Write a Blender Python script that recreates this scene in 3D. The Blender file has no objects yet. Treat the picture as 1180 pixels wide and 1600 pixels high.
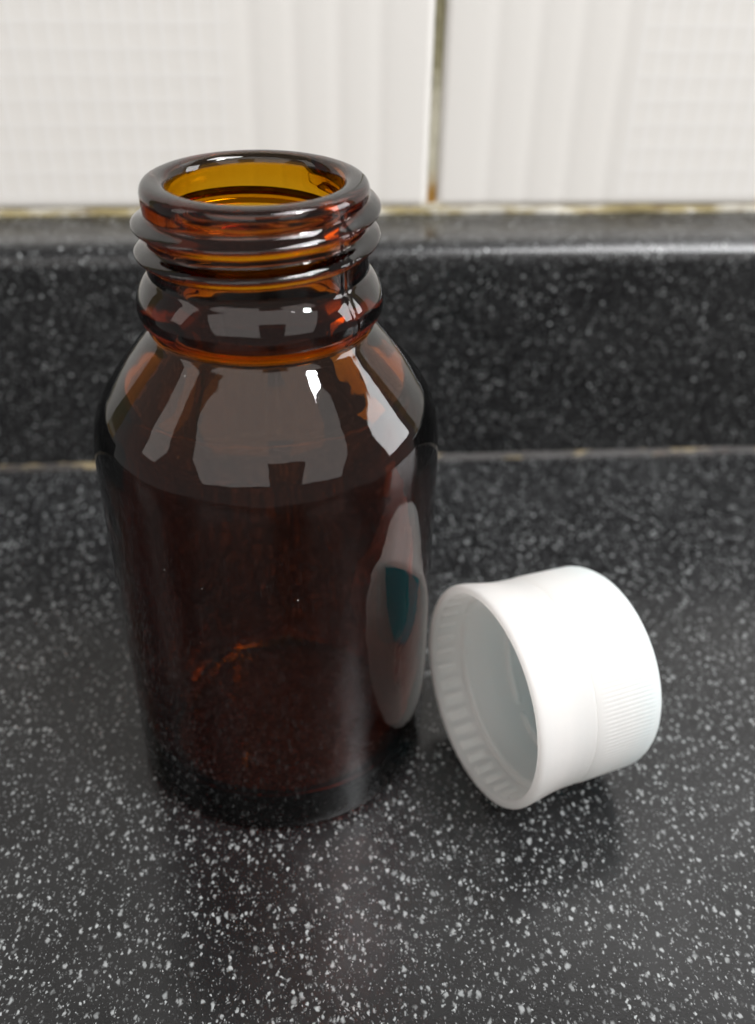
import bpy, bmesh, math, random
from mathutils import Vector, Matrix, noise
random.seed(7)
S = bpy.context.scene
COL = S.collection
MM = 0.001

# ------------------------------------------------------------------ camera
cam_d = bpy.data.cameras.new('camera')
cam = bpy.data.objects.new('camera', cam_d)
COL.objects.link(cam)
fw = Vector((0.07019847, 0.82066782, -0.56707716))
rt = Vector((0.99712181, -0.07404996, 0.01626941))
up = Vector((0.02864026, 0.56658709, 0.82350398))
cam.matrix_world = Matrix(((rt.x, up.x, -fw.x, 0.00572958),
                           (rt.y, up.y, -fw.y, -0.12364999),
                           (rt.z, up.z, -fw.z, 0.13062760),
                           (0, 0, 0, 1)))
cam_d.sensor_fit = 'VERTICAL'
cam_d.sensor_height = 24.0
cam_d.lens = 24.0 * 1496.64 / 1600.0
cam_d.clip_start = 0.004
cam_d.clip_end = 20.0
cam_d.dof.use_dof = True
cam_d.dof.focus_distance = 0.129
cam_d.dof.aperture_fstop = cam_d.lens / 2.25
S.camera = cam

# ------------------------------------------------------------------ room light
world = bpy.data.worlds.new('World')
S.world = world
world.use_nodes = True
bg = world.node_tree.nodes['Background']
bg.inputs['Color'].default_value = (1.0, 0.975, 0.95, 1)
bg.inputs['Strength'].default_value = 0.25


def area(name, az, el, dist, w, h, radiance, color=(1, 1, 1), u=0.0, v=0.0):
    """A lamp at azimuth az (0 = towards the camera side, + = right) and elevation el;
    u, v slide it sideways and upwards within its own plane."""
    a, e = math.radians(az), math.radians(el)
    d = Vector((math.sin(a) * math.cos(e), -math.cos(a) * math.cos(e), math.sin(e)))
    side = Vector((math.cos(a), math.sin(a), 0))
    upv = side.cross(-d).normalized()
    if upv.z < 0:
        upv = -upv
    l = bpy.data.lights.new(name, 'AREA')
    l.shape = 'RECTANGLE'
    l.size, l.size_y = w, h
    l.energy = radiance * math.pi * w * h
    l.color = color
    o = bpy.data.objects.new(name, l)
    COL.objects.link(o)
    o.matrix_world = Matrix.Translation(Vector((0, 0, 0.06)) + d * dist + side * u + upv * v) @ \
        Matrix((side, upv, side.cross(upv))).transposed().to_4x4()
    return o


area('window_light', 56.5, 49.5, 1.3, 0.16, 0.17, 80, (0.96, 0.98, 1.0))
area('side_window_light', 94, 17, 1.5, 0.60, 0.62, 6.5, (0.97, 0.985, 1.0))
area('overhead_light', 64, 64, 1.4, 0.75, 0.42, 15.5, (0.99, 0.99, 1.0))
WARM = (1.0, 0.967, 0.935)
area('ceiling_bounce_light', 4, 38, 1.6, 3.15, 0.65, 1.12, WARM, -0.025, 0.385)
area('room_bounce_light', 4, 38, 1.6, 1.53, 0.76, 1.12, WARM, -0.835, -0.32)
area('far_room_bounce_light', 4, 38, 1.6, 1.02, 0.76, 1.12, WARM, 1.04, -0.32)
area('side_bounce_light', -80, 30, 1.6, 0.40, 1.0, 1.2, (1.0, 0.95, 0.90))

S.view_settings.view_transform = 'Standard'
S.view_settings.look = 'None'
S.view_settings.exposure = 0.19
S.view_settings.gamma = 1.0
S.view_settings.use_curve_mapping = False
cy = S.cycles
cy.max_bounces = 14
cy.transmission_bounces = 12
cy.glossy_bounces = 8
cy.diffuse_bounces = 6
cy.transparent_max_bounces = 16
cy.sample_clamp_indirect = 6.0
cy.blur_glossy = 0.3
cy.caustics_refractive = True
cy.caustics_reflective = True
cy.use_denoising = True


# ------------------------------------------------------------------ helpers
def link(name, me, mat=None, parent=None, smooth=True):
    o = bpy.data.objects.new(name, me)
    COL.objects.link(o)
    if mat is not None and not me.materials:
        me.materials.append(mat)
    if parent is not None:
        o.parent = parent
    if smooth:
        for p in me.polygons:
            p.use_smooth = True
    return o


def mesh(name, verts, faces):
    me = bpy.data.meshes.new(name)
    me.from_pydata([tuple(c * MM for c in v) for v in verts], [], faces)
    me.update()
    return me


def sst(a, b, x):
    t = min(1.0, max(0.0, (x - a) / (b - a)))
    return t * t * (3 - 2 * t)


def catmull(pts, step):
    """Smooth polyline through (r, z) points."""
    out = []
    n = len(pts)
    for i in range(n - 1):
        p0, p1, p2, p3 = pts[max(i - 1, 0)], pts[i], pts[i + 1], pts[min(i + 2, n - 1)]
        L = math.hypot(p2[0] - p1[0], p2[1] - p1[1])
        k = max(1, int(math.ceil(L / step)))
        for j in range(k):
            t = j / k
            q = []
            for c in (0, 1):
                a, b, cc, d = p0[c], p1[c], p2[c], p3[c]
                # damped tangents keep straight runs straight
                m1, m2 = (cc - a) * 0.5, (d - b) * 0.5
                l1 = math.hypot(p2[0] - p0[0], p2[1] - p0[1]) or 1
                l2 = math.hypot(p3[0] - p1[0], p3[1] - p1[1]) or 1
                m1 = (cc - a) / l1 * L
                m2 = (d - b) / l2 * L
                t2, t3 = t * t, t * t * t
                q.append((2*t3 - 3*t2 + 1) * b + (t3 - 2*t2 + t) * m1 + (-2*t3 + 3*t2) * cc + (t3 - t2) * m2)
            out.append((max(q[0], 0.0), q[1]))
    out.append(pts[-1])
    return out


def lathe(name, prof, n, rfun=None, closed_ends=True):
    """Spin (r, z) about Z; the first and last points with r = 0 become poles."""
    verts, faces, rows = [], [], []
    for (r, z) in prof:
        if r < 1e-6:
            rows.append([len(verts)])
            verts.append((0, 0, z))
        else:
            row = []
            for k in range(n):
                a = 2 * math.pi * k / n
                rr = r + (rfun(a, r, z) if rfun else 0)
                row.append(len(verts))
                verts.append((rr * math.cos(a), rr * math.sin(a), z))
            rows.append(row)
    for A, B in zip(rows, rows[1:]):
        for k in range(n):
            k2 = (k + 1) % n
            if len(A) == 1 and len(B) == 1:
                continue
            if len(A) == 1:
                faces.append((A[0], B[k2], B[k]))
            elif len(B) == 1:
                faces.append((A[k], A[k2], B[0]))
            else:
                faces.append((A[k], A[k2], B[k2], B[k]))
    return mesh(name, verts, faces)


class NT:
    def __init__(self, name):
        self.m = bpy.data.materials.new(name)
        self.m.use_nodes = True
        self.t = self.m.node_tree
        self.t.nodes.clear()
        self.out = self.n('ShaderNodeOutputMaterial')

    def n(self, kind, **kw):
        nd = self.t.nodes.new(kind)
        for k, v in kw.items():
            setattr(nd, k, v)
        return nd

    def l(self, a, b):
        self.t.links.new(a, b)

    def val(self, sock, v):
        if hasattr(v, 'links'):
            self.l(v, sock)
        else:
            sock.default_value = v

    def math(self, op, a, b=0.0, c=0.0, clamp=False):
        nd = self.n('ShaderNodeMath', operation=op, use_clamp=clamp)
        for s, v in zip(nd.inputs, (a, b, c)):
            self.val(s, v)
        return nd.outputs[0]

    def rng(self, v, a, b, c, d, mode='SMOOTHSTEP'):
        nd = self.n('ShaderNodeMapRange', interpolation_type=mode)
        for s, x in zip(nd.inputs, (v, a, b, c, d)):
            self.val(s, x)
        return nd.outputs[0]

    def mix(self, f, a, b):
        nd = self.n('ShaderNodeMix', data_type='RGBA')
        self.val(nd.inputs[0], f)
        self.val(nd.inputs[6], a)
        self.val(nd.inputs[7], b)
        return nd.outputs[2]

    def noise(self, co, scale, detail=2.0, rough=0.5, dist=0.0):
        nd = self.n('ShaderNodeTexNoise')
        self.l(co, nd.inputs['Vector'])
        nd.inputs['Scale'].default_value = scale
        nd.inputs['Detail'].default_value = detail
        nd.inputs['Roughness'].default_value = rough
        nd.inputs['Distortion'].default_value = dist
        return nd.outputs[0]

    def obj(self):
        return self.n('ShaderNodeTexCoord').outputs['Object']

    def bsdf(self, **kw):
        b = self.n('ShaderNodeBsdfPrincipled')
        for k, v in kw.items():
            self.val(b.inputs[k.replace('_', ' ')], v)
        self.l(b.outputs[0], self.out.inputs['Surface'])
        return b

    def bump(self, h, dist, strength=1.0):
        nd = self.n('ShaderNodeBump')
        nd.inputs['Strength'].default_value = strength
        nd.inputs['Distance'].default_value = dist
        self.l(h, nd.inputs['Height'])
        return nd.outputs[0]


def rgb(r, g, b):
    return (r, g, b, 1.0)


# ------------------------------------------------------------------ materials
def mat_stone():
    """Black solid-surface sheet with translucent white grit in three sizes."""
    m = NT('black_speckled_stone')
    co = m.obj()
    wob = m.n('ShaderNodeTexNoise')
    m.l(co, wob.inputs['Vector'])
    wob.inputs['Scale'].default_value = 1050
    mad = m.n('ShaderNodeVectorMath', operation='MULTIPLY_ADD')
    m.l(wob.outputs['Color'], mad.inputs[0])
    mad.inputs[1].default_value = (0.0011,) * 3
    m.l(co, mad.inputs[2])
    el = m.n('ShaderNodeMapping')
    m.l(mad.outputs[0], el.inputs['Vector'])
    el.inputs['Scale'].default_value = (1.0, 0.62, 1.0)
    cow = el.outputs[0]
    layers = []
    for scale, rmin, rmax, keep, amp in ((900, 0.12, 0.46, 0.92, 1.0), (1450, 0.15, 0.48, 0.95, 0.75), (2500, 0.20, 0.50, 0.85, 0.40)):
        v = m.n('ShaderNodeTexVoronoi')
        m.l(cow, v.inputs['Vector'])
        v.inputs['Scale'].default_value = scale
        v.inputs['Randomness'].default_value = 1.0
        sp = m.n('ShaderNodeSeparateColor')
        m.l(v.outputs['Color'], sp.inputs[0])
        sq = m.math('POWER', sp.outputs[0], 1.7)
        rad = m.rng(sq, 0, 1, rmin, rmax, 'LINEAR')
        soft = m.math('MULTIPLY', rad, 0.7)
        d = m.math('SUBTRACT', v.outputs['Distance'], rad)
        f = m.rng(m.math('DIVIDE', d, soft), -1.0, 0.0, 1.0, 0.0)
        on = m.math('GREATER_THAN', sp.outputs[1], 1.0 - keep)
        br = m.math('MULTIPLY', m.math('POWER', m.rng(sp.outputs[2], 0, 1, 0.2, 1.0, 'LINEAR'), 1.6), amp)
        layers.append(m.math('MULTIPLY', m.math('MULTIPLY', f, on), br))
    fac = m.math('MAXIMUM', m.math('MAXIMUM', layers[0], layers[1]), layers[2])
    clo = m.noise(co, 60, 3.0, 0.6)
    base = m.mix(m.rng(clo, 0.3, 0.7, 0, 1), rgb(0.0068, 0.0069, 0.0074), rgb(0.0135, 0.0136, 0.0142))
    col = m.mix(fac, base, rgb(0.50, 0.52, 0.52))
    sm = m.noise(co, 22, 4.0, 0.65, 0.4)
    rough = m.rng(sm, 0.32, 0.70, 0.17, 0.30)
    fine = m.noise(co, 2600, 2.0)
    m.bsdf(Base_Color=col, Roughness=rough, Specular_IOR_Level=0.42,
           Normal=m.bump(fine, 0.00006, 0.35))
    return m.m


def mat_tile():
    m = NT('cream_glazed_tile')
    co = m.obj()
    big = m.noise(co, 14, 2.0)
    col = m.mix(big, rgb(0.81, 0.782, 0.738), rgb(0.84, 0.815, 0.775))
    at = m.n('ShaderNodeAttribute', attribute_name='grid')
    col = m.mix(at.outputs['Fac'], col, rgb(0.852, 0.832, 0.80))
    fine = m.noise(co, 500, 2.0)
    m.bsdf(Base_Color=col, Roughness=0.34, Normal=m.bump(fine, 0.00008, 0.4))
    return m.m


def mat_grout():
    m = NT('dirty_grout')
    co = m.obj()
    xyz = m.n('ShaderNodeSeparateXYZ')
    m.l(co, xyz.inputs[0])
    n1 = m.noise(co, 90, 4.0, 0.65)
    n2 = m.noise(co, 420, 3.0, 0.6)
    h = m.math('ADD', xyz.outputs[2], m.math('MULTIPLY', m.math('SUBTRACT', n1, 0.5), 0.016))
    olive = m.mix(n2, rgb(0.12, 0.105, 0.050), rgb(0.34, 0.31, 0.19))
    pale = m.mix(n2, rgb(0.40, 0.37, 0.26), rgb(0.62, 0.59, 0.48))
    rust = m.mix(n2, rgb(0.20, 0.085, 0.010), rgb(0.50, 0.29, 0.06))
    c = m.mix(m.rng(h, 0.079, 0.090, 0, 1), pale, olive)
    c = m.mix(m.rng(h, 0.060, 0.067, 1, 0), c, rust)
    m.bsdf(Base_Color=c, Roughness=0.85, Normal=m.bump(n2, 0.0004, 0.7))
    return m.m


def mat_sealant(name, clean, stain, dark, lo, hi):
    m = NT(name)
    co = m.obj()
    sc = m.n('ShaderNodeMapping')
    m.l(co, sc.inputs['Vector'])
    sc.inputs['Scale'].default_value = (1, 3, 3)
    n1 = m.noise(sc.outputs[0], 75, 4.0, 0.65)
    n2 = m.noise(sc.outputs[0], 190, 3.0, 0.6)
    c = m.mix(m.rng(n1, lo, hi, 0, 1), clean, stain)
    c = m.mix(m.rng(n2, 0.56, 0.72, 0, 1), c, dark)
    m.bsdf(Base_Color=c, Roughness=0.6, Normal=m.bump(n2, 0.0005, 0.6))
    return m.m


def mat_amber():
    m = NT('amber_glass')
    co = m.obj()
    n1 = m.noise(co, 130, 3.0, 0.55, 0.3)
    n2 = m.noise(co, 900, 2.0)
    smudge = m.noise(co, 55, 4.0, 0.7, 0.6)
    b = m.bsdf(Base_Color=rgb(1, 1, 1), Roughness=m.rng(smudge, 0.50, 0.80, 0.022, 0.08),
               IOR=1.52, Transmission_Weight=1.0,
               Normal=m.bump(m.math('ADD', n1, m.math('MULTIPLY', n2, 0.03)), 0.00035, 0.13))
    # sparse settled dust
    v = m.n('ShaderNodeTexVoronoi')
    m.l(co, v.inputs['Vector'])
    v.inputs['Scale'].default_value = 230
    sp = m.n('ShaderNodeSeparateColor')
    m.l(v.outputs['Color'], sp.inputs[0])
    on = m.math('GREATER_THAN', sp.outputs[0], 0.80)
    spot = m.rng(v.outputs['Distance'], 0.02, 0.045, 0.85, 0.0)
    dif = m.n('ShaderNodeBsdfDiffuse')
    dif.inputs['Color'].default_value = rgb(0.6, 0.58, 0.55)
    mx = m.n('ShaderNodeMixShader')
    m.l(m.math('MULTIPLY', on, spot), mx.inputs[0])
    m.l(b.outputs[0], mx.inputs[1])
    m.l(dif.outputs[0], mx.inputs[2])
    m.l(mx.outputs[0], m.out.inputs['Surface'])
    va = m.n('ShaderNodeVolumeAbsorption')
    va.inputs['Color'].default_value = rgb(0.884, 0.742, 0.0)
    va.inputs['Density'].default_value = 1540.0
    m.l(va.outputs[0], m.out.inputs['Volume'])
    return m.m


def mat_plastic(name, c, rough=0.33, glow=0.58, bump=0.00004):
    """Moulded plastic; glow is the share of light that passes through the thin wall."""
    m = NT(name)
    co = m.obj()
    n1 = m.noise(co, 240, 3.0)
    nrm = m.bump(m.noise(co, 1400, 2.0), bump, 0.5)
    b = m.bsdf(Base_Color=c, Roughness=m.rng(n1, 0.3, 0.7, rough - 0.04, rough + 0.07), IOR=1.49, Normal=nrm)
    if glow > 0:
        t = m.n('ShaderNodeBsdfTranslucent')
        t.inputs['Color'].default_value = rgb(0.98, 0.955, 0.935)
        mx = m.n('ShaderNodeMixShader')
        mx.inputs[0].default_value = glow
        m.l(b.outputs[0], mx.inputs[1])
        m.l(t.outputs[0], mx.inputs[2])
        m.l(mx.outputs[0], m.out.inputs['Surface'])
    return m.m


M_STONE = mat_stone()
M_TILE = mat_tile()
M_GROUT = mat_grout()
M_SEAL_TOP = mat_sealant('yellowed_sealant', rgb(0.52, 0.495, 0.43), rgb(0.30, 0.245, 0.115), rgb(0.15, 0.10, 0.04), 0.44, 0.60)
M_SEAL_LOW = mat_sealant('brown_stained_sealant', rgb(0.022, 0.019, 0.017), rgb(0.20, 0.155, 0.08), rgb(0.05, 0.03, 0.022), 0.51, 0.62)
M_AMBER = mat_amber()
M_CAP = mat_plastic('white_polypropylene', rgb(0.90, 0.895, 0.885))
M_LINER = mat_plastic('teal_foam_liner', rgb(0.03, 0.60, 0.74), 0.5, 0.0)

# ------------------------------------------------------------------ setting
W, HB, T = 89.4, 56.6, 28.0        # upstand face, height, depth to the tiles (mm)
X0, X1 = -330.0, 380.0

# countertop: slab with a rounded front edge
prof = [(-340, -30), (-340, -7)]
for k in range(1, 9):
    a = math.pi / 2 * k / 8
    prof.append((-333 - 7 * math.cos(a), -7 + 7 * math.sin(a)))
prof += [(-200, 0), (-100, 0), (0, 0), (125, 0), (125, -30)]


def extrude_x(name, prof, xs, mat, kind=None, parent=None, jitter=None, smooth=True):
    """Closed (y, z) outline pulled along X."""
    n = len(prof)
    v, f = [], []
    for x in xs:
        for i, (y, z) in enumerate(prof):
            dy, dz = jitter(x, i) if jitter else (0, 0)
            v.append((x, y + dy, z + dz))
    for s in range(len(xs) - 1):
        for i in range(n):
            j = (i + 1) % n
            f.append((s * n + i, (s + 1) * n + i, (s + 1) * n + j, s * n + j))
    f.append(tuple(range(n - 1, -1, -1)))
    f.append(tuple((len(xs) - 1) * n + i for i in range(n)))
    me = mesh(name, v, f)
    bm = bmesh.new()
    bm.from_mesh(me)
    bmesh.ops.recalc_face_normals(bm, faces=bm.faces)
    bm.to_mesh(me)
    bm.free()
    o = link(name, me, mat, parent, smooth)
    if smooth:
        for p in me.polygons[-2:]:
            p.use_smooth = False
        me.set_sharp_from_angle(angle=math.radians(35))
    if kind:
        o['kind'] = kind
    return o


counter = extrude_x('countertop', prof, [X0, X1], M_STONE, 'structure')
counter['label'] = 'black speckled stone countertop under the bottle and cap'

# upstand: face, bullnose lip, slightly dished top running back to the tiles
lip = 5.2
prof = [(W, 0.35), (W, 30), (W, HB - lip - 1.5)]
for k in range(0, 13):
    a = math.pi / 2 * k / 12
    prof.append((W + lip - lip * math.cos(a), HB - lip + lip * math.sin(a)))
prof += [(W + 12, HB - 0.35), (W + 16, HB - 0.9), (W + 22, HB - 1.0), (W + T + 7, HB - 1.0), (W + T + 7, 0.35)]
upstand = extrude_x('backsplash', prof, [X0, X1], M_STONE, 'structure')
upstand['label'] = 'low black speckled stone upstand along the wall'

# sealant in the corner between counter and upstand
xs = [X0 + 2.2 * k for k in range(int((X1 - X0) / 2.2) + 1)]
prof = [(W + 0.3, 0.05), (W - 1.3, 0.05), (W - 0.95, 0.45), (W - 0.45, 0.85), (W - 0.06, 1.35), (W + 0.3, 1.3)]


def jit_low(x, i):
    if i in (0, 5):
        return (0, 0)
    k = 0.8 * noise.noise(Vector((x * 0.09, 3.1, i * 0.3))) + 0.4 * noise.noise(Vector((x * 0.35, 9.1, i * 0.5)))
    return (-0.45 * k if i == 1 else -0.2 * k, 0 if i == 1 else 0.4 * k)


extrude_x('sealant_joint', prof, xs, M_SEAL_LOW, None, upstand, jit_low)

# tiled wall: mortar backing that carries tiles, grout and a sealant bead
YT = W + T
gx = 38.5
backing = extrude_x('wall', [(YT + 7.0, HB - 4), (YT + 20, HB - 4), (YT + 20, 380), (YT + 7.0, 380)], [X0, X1], M_GROUT, 'structure', smooth=False)
backing['label'] = 'cream tiled wall behind the counter'


def tile_mesh(name, width, height, edge_right):
    """Glazed tile, fluted towards its side edges and finely gridded in the middle."""
    fl = [12.6, 22.4, 32.4, 42.6]
    g0 = 47.0
    cw, ch = 4.15, 5.45

    def feats(span, lo, hi, step):
        a = set()
        k = 0
        while lo + k * step < hi:
            c = lo + k * step
            for d in (-0.5, -0.22, 0.22, 0.5):
                a.add(round(c + d, 3))
            k += 1
        return a
    us = {0.0, 0.25, 0.6, 1.2, 2.2}
    us |= {width - u for u in us}
    for f in fl:
        for d in (-3.2, -2.4, -1.6, -0.8, 0, 0.8, 1.6, 2.4, 3.2):
            us.add(round(f + d, 3))
            us.add(round(width - f - d, 3))
    us |= feats(width, g0, width - g0, cw)
    us = sorted(u for u in us if 0 <= u <= width)
    zs = {0.0, 0.25, 0.6, 1.2, 2.2, height - 1.0, height - 0.4, height}
    zs |= feats(height, 3.6, 190, ch)
    zs = sorted(zs)

    def ridge(t, step):
        d = abs((t + step / 2) % step - step / 2)
        return 1 - sst(0.22, 0.5, d)
    v, f, col = [], [], []
    for z in zs:
        for u in us:
            e = min(u, width - u)
            h = -1.1 * (1 - sst(0.0, 1.8, e)) ** 2 - 0.9 * (1 - sst(0.0, 1.6, min(z, height - z))) ** 2
            for c in fl:
                d = abs(e - c)
                h -= 0.16 * (1 - sst(0.0, 3.2, d))
            g = 0.0
            if e >= g0 - 0.3 and 3.0 < z < 190:
                g = max(ridge(u - g0, cw), 0.75 * ridge(z - 3.6, ch))
                h += 0.016 * g
            v.append((u, -h, z))
            col.append(g)
    n = len(us)
    for a in range(len(zs) - 1):
        for b in range(n - 1):
            f.append((a * n + b, a * n + b + 1, (a + 1) * n + b + 1, (a + 1) * n + b))
    # side skirts back into the mortar
    base = len(v)
    ring = list(range(n)) + [a * n + n - 1 for a in range(1, len(zs))] + [(len(zs) - 1) * n + b for b in range(n - 2, -1, -1)] + [a * n for a in range(len(zs) - 2, 0, -1)]
    for i in ring:
        v.append((v[i][0], 7.0, v[i][2]))
        col.append(0.0)
    for k in range(len(ring)):
        k2 = (k + 1) % len(ring)
        f.append((ring[k2], ring[k], base + k, base + k2))
    me = mesh(name, v, f)
    at = me.attributes.new('grid', 'FLOAT', 'POINT')
    at.data.foreach_set('value', col)
    return me


tw = 250.0
tm = tile_mesh('tile', tw, 300.0, True)
for k, x in enumerate((gx - 0.95 - tw, gx + 0.95)):
    o = link('tile', tm, M_TILE, backing)
    o.location = (x * MM, YT * MM, (HB + 0.35) * MM)

# grout strip between the two tiles, a little recessed and pitted
zs = [HB + 0.2 + 1.6 * k for k in range(190)]
v, f = [], []
for z in zs:
    for i, x in enumerate((-1.15, -0.6, 0, 0.6, 1.15)):
        d = 0.75 + (0.25 if i == 2 else 0) + 0.28 * noise.noise(Vector((x * 0.9, z * 0.33, 4.4)))
        v.append((gx + x, YT + d, z))
for a in range(len(zs) - 1):
    for b in range(4):
        f.append((a * 5 + b, a * 5 + b + 1, (a + 1) * 5 + b + 1, (a + 1) * 5 + b))
link('grout_line', mesh('grout_line', v, f), M_GROUT, backing)

# yellowed sealant bead along the foot of the tiles
ZB = HB - 1.0
prof = [(YT + 1.5, ZB + 0.05), (YT - 0.45, ZB + 0.05), (YT - 0.35, ZB + 0.3), (YT - 0.2, ZB + 0.7), (YT - 0.02, ZB + 1.3), (YT + 1.5, ZB + 1.6)]


def jit_top(x, i):
    if i in (0, 5):
        return (0, 0)
    k = 0.9 * noise.noise(Vector((x * 0.06, 7.7, i * 0.25))) + 0.5 * noise.noise(Vector((x * 0.3, 2.1, i * 0.4)))
    lump = 1.6 * math.exp(-((x - gx) / 2.6) ** 2) + 1.0 * math.exp(-((x + 32) / 1.3) ** 2)
    return (-0.35 * k - 0.3 * lump, 0 if i == 1 else 0.5 * k + (1.1 * lump if i > 2 else 0.3 * lump))


extrude_x('sealant_bead', prof, xs, M_SEAL_TOP, None, backing, jit_top)

# ------------------------------------------------------------------ bottle
# outer (r, z) from the base up, over the lip, and down the inside
outer = catmull([(0, 0.0), (12, 0.0), (20.8, 0.0), (23.0, 0.0), (23.7, 0.1), (24.45, 0.6), (24.87, 1.6), (25.0, 3.2),
                 (25.0, 12), (25.0, 24), (25.0, 38), (25.0, 52), (25.0, 59.0), (24.82, 62.0), (24.2, 64.9), (23.1, 67.3),
                 (21.62, 69.4), (19.72, 71.9), (17.5, 74.6), (15.88, 76.5), (15.1, 77.5), (15.0, 78.2), (15.3, 78.75),
                 (15.95, 79.3), (16.4, 80.1), (16.52, 81.0), (16.35, 82.2), (15.85, 83.4), (15.15, 84.5), (14.55, 85.3), (14.4, 86.3)], 0.45)
neck = [(14.4, 86.3 + 0.2 * k) for k in range(1, 39)]
lipp = catmull([(14.42, 94.1), (14.5, 95.1), (14.45, 95.9), (14.1, 96.55), (13.4, 96.9), (12.4, 96.97), (11.75, 96.8), (11.25, 96.3), (11.0, 95.5), (10.95, 94.2)], 0.16)
inner = catmull([(10.95, 94.2), (11.3, 92.4), (11.6, 90), (11.65, 85), (11.7, 80.5), (12.3, 77.6), (13.7, 75.0), (16.0, 72.0), (18.4, 69.0),
                 (19.7, 66.6), (20.5, 64.3), (20.75, 62.0), (20.8, 58.5), (20.8, 45), (20.8, 30), (20.8, 17), (20.8, 10.5), (20.6, 7.2),
                 (19.9, 5.0), (18.4, 3.7), (15.0, 3.1), (8, 2.9), (0, 2.8)], 0.6)
prof = outer[:-1] + [outer[-1]] + neck[:-1] + lipp + inner[1:]
n_out = len(outer) + len(neck) - 1 + len(lipp) - 9

# thread helix: right-handed, starts high at the back right, two turns
TH0 = math.radians(62)
PITCH = 3.6
TURNS = 2.02


def thread(a, z):
    best = 0.0
    for k in range(0, 4):
        # travel clockwise seen from above (right -> front -> left -> back)
        t = ((TH0 - a) % (2 * math.pi)) / (2 * math.pi) + k
        if t > TURNS:
            continue
        zc = 94.05 - PITCH * t
        fade = sst(0.0, 0.05, t) * (1 - sst(TURNS - 0.10, TURNS, t))
        d = z - zc
        wdt = 1.5 if d > 0 else 1.35
        if abs(d) < wdt:
            best = max(best, 1.58 * fade * (math.cos(d / wdt * math.pi / 2) ** 1.75))
    return best


SEAMS = (math.radians(-42), math.radians(138))


def r_out(a, r, z):
    d = 0.0
    ca, sa = math.cos(a), math.sin(a)
    # mould waviness
    d += 0.075 * noise.noise(Vector((ca * 2.1, sa * 2.1, z * 0.055))) + 0.028 * noise.noise(Vector((ca * 6.0, sa * 6.0, z * 0.19 + 8)))
    for s in SEAMS:
        da = (a - s + math.pi) % (2 * math.pi) - math.pi
        d += (0.16 if 78 < z < 95 else 0.05) * math.exp(-(da * r / 0.22) ** 2) * (1 if z > 3 else 0)
    if 86.0 < z < 95.6 and r > 13:
        d += thread(a, z)
    return d if r > 3 else d * r / 3


def r_in(a, r, z):
    ca, sa = math.cos(a), math.sin(a)
    k = sst(94.0, 86.0, z) if z > 86 else 1.0
    d = 0.22 * noise.noise(Vector((ca * 1.5, sa * 1.5, z * 0.05 + 20))) + 0.10 * noise.noise(Vector((ca * 4.0, sa * 4.0, z * 0.14 + 31)))
    return (0.25 + 0.75 * k) * d * min(1, r / 6)


idx = {}
NB = 288
cut = len(outer) + len(neck) - 1 + 10


def r_all(a, r, z):
    return r_in(a, r, z) if r_all.inside else r_out(a, r, z)


# build the two skins in one closed mesh
verts, faces, rows = [], [], []
for i, (r, z) in enumerate(prof):
    ins = i > cut
    if r < 1e-6:
        rows.append([len(verts)])
        verts.append((0, 0, z))
        continue
    row = []
    for k in range(NB):
        a = 2 * math.pi * k / NB
        rr = r + (r_in(a, r, z) if ins else r_out(a, r, z))
        zz = z
        if z < 3.2 and not ins:
            zz = max(z, 0.0)
        row.append(len(verts))
        verts.append((rr * math.cos(a), rr * math.sin(a), zz))
    rows.append(row)
for A, B in zip(rows, rows[1:]):
    for k in range(NB):
        k2 = (k + 1) % NB
        if len(A) == 1:
            faces.append((A[0], B[k2], B[k]))
        elif len(B) == 1:
            faces.append((A[k], A[k2], B[0]))
        else:
            faces.append((A[k], A[k2], B[k2], B[k]))
bottle_me = mesh('glass_bottle', verts, faces)
bottle = link('glass_bottle', bottle_me, M_AMBER)
bottle.location = (0, 0, -0.00005)
bottle['label'] = 'open amber brown glass bottle with threaded neck standing on the counter'
bottle['category'] = 'bottle'

# ------------------------------------------------------------------ cap (built along +Z: open rim at 0, closed end at L)
L = 23.9
cap = bpy.data.objects.new('screw_cap', None)
COL.objects.link(cap)
cap.empty_display_size = 0.01
cap['label'] = 'white plastic screw cap lying on its side beside the bottle'
cap['category'] = 'cap'
SG = 10.6        # where the tamper band ends

# tamper band: flared smooth ring
band = catmull([(16.95, 0.5), (17.1, 0.12), (17.5, 0.0), (18.0, 0.10), (18.28, 0.5), (18.30, 1.2), (18.10, 2.6), (17.8, 4.4),
                (17.52, 6.2), (17.36, 8.2), (17.32, 9.7), (17.31, 10.5), (17.22, SG)], 0.3)
band += [(15.9, SG), (15.95, 9.6), (16.3, 7.0), (16.75, 5.2), (16.85, 2.5)]
band.append(band[0])
NC = 360
ring_me = lathe('tamper_band', band, NC)
band_o = link('tamper_band', ring_me, M_CAP, cap)
ring_me.set_sharp_from_angle(angle=math.radians(50))

# shell: ribbed skirt and rounded crown, with its inside
NR = 150
sk = [(15.92, SG + 0.03), (17.25, SG + 0.03), (17.29, SG + 0.1), (17.34, SG + 0.9)]
sk += [(17.38 - 0.012 * k, SG + 1.4 + 0.85 * k) for k in range(0, 12)]
top_z = sk[-1][1]
sk += [(17.1, top_z + 0.6), (16.9, top_z + 1.1), (16.45, L - 0.75), (15.7, L - 0.22), (14.7, L - 0.02), (13.5, L), (7, L), (0, L)]
inn = [(0, L - 1.6), (8, L - 1.6), (14.6, L - 1.6), (15.5, L - 1.9), (15.75, L - 3.0), (15.8, L - 8), (15.92, SG + 0.03)]
outer_n = len(sk)


def ribs(a, r, z):
    k = sst(SG + 1.2, SG + 2.0, z) * (1 - sst(top_z - 0.4, top_z + 0.5, z))
    if r < 16.6 or k <= 0:
        return 0.0
    return k * 0.075 * (abs(math.cos(a * NR / 2)) ** 0.8 - 0.6)


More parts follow.
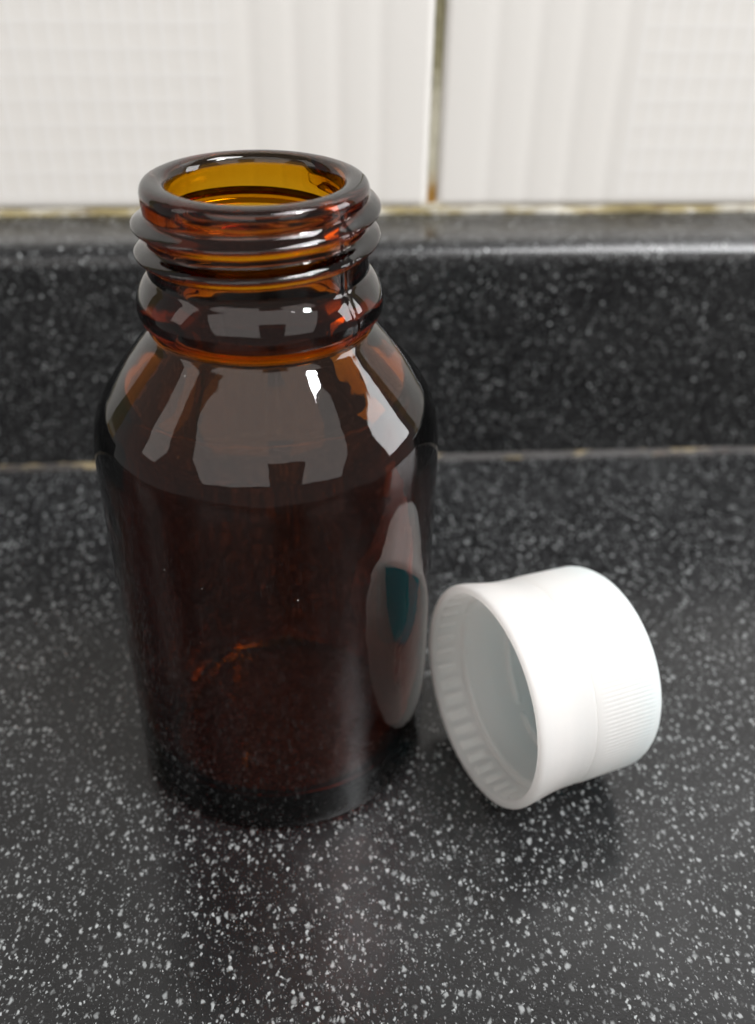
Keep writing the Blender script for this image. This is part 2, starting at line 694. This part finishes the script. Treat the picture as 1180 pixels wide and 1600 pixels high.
NSK = 1200
v1 = lathe('shell', sk[::1], NSK, ribs)
shell_bm = bmesh.new()
shell_bm.from_mesh(v1)
v2 = lathe('shell_inside', inn, 120)
shell_bm.from_mesh(v2)
shell_me = bpy.data.meshes.new('shell')
shell_bm.to_mesh(shell_me)
shell_bm.free()
bpy.data.meshes.remove(v1)
bpy.data.meshes.remove(v2)
shell_o = link('shell', shell_me, M_CAP, cap)
shell_me.set_sharp_from_angle(angle=math.radians(55))

# liner disc at the bottom of the cap
LZ = L - 4.4
lin = lathe('liner', [(0, L - 1.65), (13.9, L - 1.65), (15.2, L - 1.9), (15.4, LZ + 0.4), (15.1, LZ), (14.2, LZ - 0.12), (13.4, LZ + 0.05), (12.6, LZ + 0.1), (0, LZ + 0.1)][::-1], 128)
link('liner', lin, M_LINER, cap)

# inner thread bead and the snap ring inside the band
def helix_bead(name, R, z0, pitch, a0, turns, w, h, parent):
    n = max(12, int(turns * 130))
    v, f = [], []
    for i in range(n + 1):
        t = i / n
        a = a0 + turns * 2 * math.pi * t
        fd = sst(0, 0.08, t) * (1 - sst(0.92, 1, t))
        z = z0 + pitch * turns * t
        for (dr, dz) in ((0.25, -w), (-0.35 * h * fd, -0.55 * w), (-h * fd, -0.1 * w), (-0.85 * h * fd, 0.25 * w), (-0.3 * h * fd, 0.65 * w), (0.25, w)):
            rr = R + dr
            v.append((rr * math.cos(a), rr * math.sin(a), z + dz))
    for i in range(n):
        for j in range(5):
            f.append((i * 6 + j, (i + 1) * 6 + j, (i + 1) * 6 + j + 1, i * 6 + j + 1))
    f.append(tuple(range(6)))
    f.append(tuple(n * 6 + j for j in range(5, -1, -1)))
    return link(name, mesh(name, v, f), M_CAP, parent)


helix_bead('snap_ring', 16.45, 6.3, 0.0, 0.0, 1.0, 0.7, 0.85, band_o)
for k in range(4):
    helix_bead('thread_segment', 15.85, 11.9 + 0.85 * k, 3.5, math.radians(18 + 90 * k), 0.235, 0.75, 1.05, shell_o)
for k in range(4):
    helix_bead('thread_segment', 15.85, 15.4 + 0.85 * k, 3.5, math.radians(18 + 90 * k), 0.235, 0.75, 1.05, shell_o)

# ratchet teeth round the inside of the band
NT_ = 38
tv = []
for z, hgt in ((1.1, 0.0), (1.7, 0.25), (4.0, 0.34), (4.9, 0.0)):
    for da, k in ((-1.05, 0.0), (0.45, 1.0), (0.72, 0.0)):
        rr = 16.92 - hgt * k
        ang = da / 16.5
        tv.append((rr * math.cos(ang), rr * math.sin(ang), z))
tf = []
for a in range(3):
    for b in range(2):
        tf.append((a * 3 + b, (a + 1) * 3 + b, (a + 1) * 3 + b + 1, a * 3 + b + 1))
tf += [(0, 1, 2), (11, 10, 9), (0, 3, 5, 2), (3, 6, 8, 5), (6, 9, 11, 8)]
tooth_me = mesh('tooth', tv, tf)
tooth_me.materials.append(M_CAP)
for k in range(NT_):
    o = bpy.data.objects.new('tooth', tooth_me)
    COL.objects.link(o)
    o.parent = band_o
    o.rotation_euler = (0, 0, 2 * math.pi * k / NT_)

# lay the cap on its side: rim edge and far end of the skirt touch the counter
phi = math.radians(19.4)
tilt = math.atan2(18.30 - 17.28, top_z - 1.0)
ax = Vector((math.cos(phi) * math.cos(tilt), math.sin(phi) * math.cos(tilt), -math.sin(tilt)))
e1 = Vector((-math.sin(phi), math.cos(phi), 0))
e2 = ax.cross(e1)
rot = Matrix((e1, e2, ax)).transposed().to_4x4()
spin = Matrix.Rotation(math.radians(11), 4, 'Z')
cap.matrix_world = Matrix.Translation(Vector((32.13, -14.59, 18.42)) * MM) @ rot @ spin
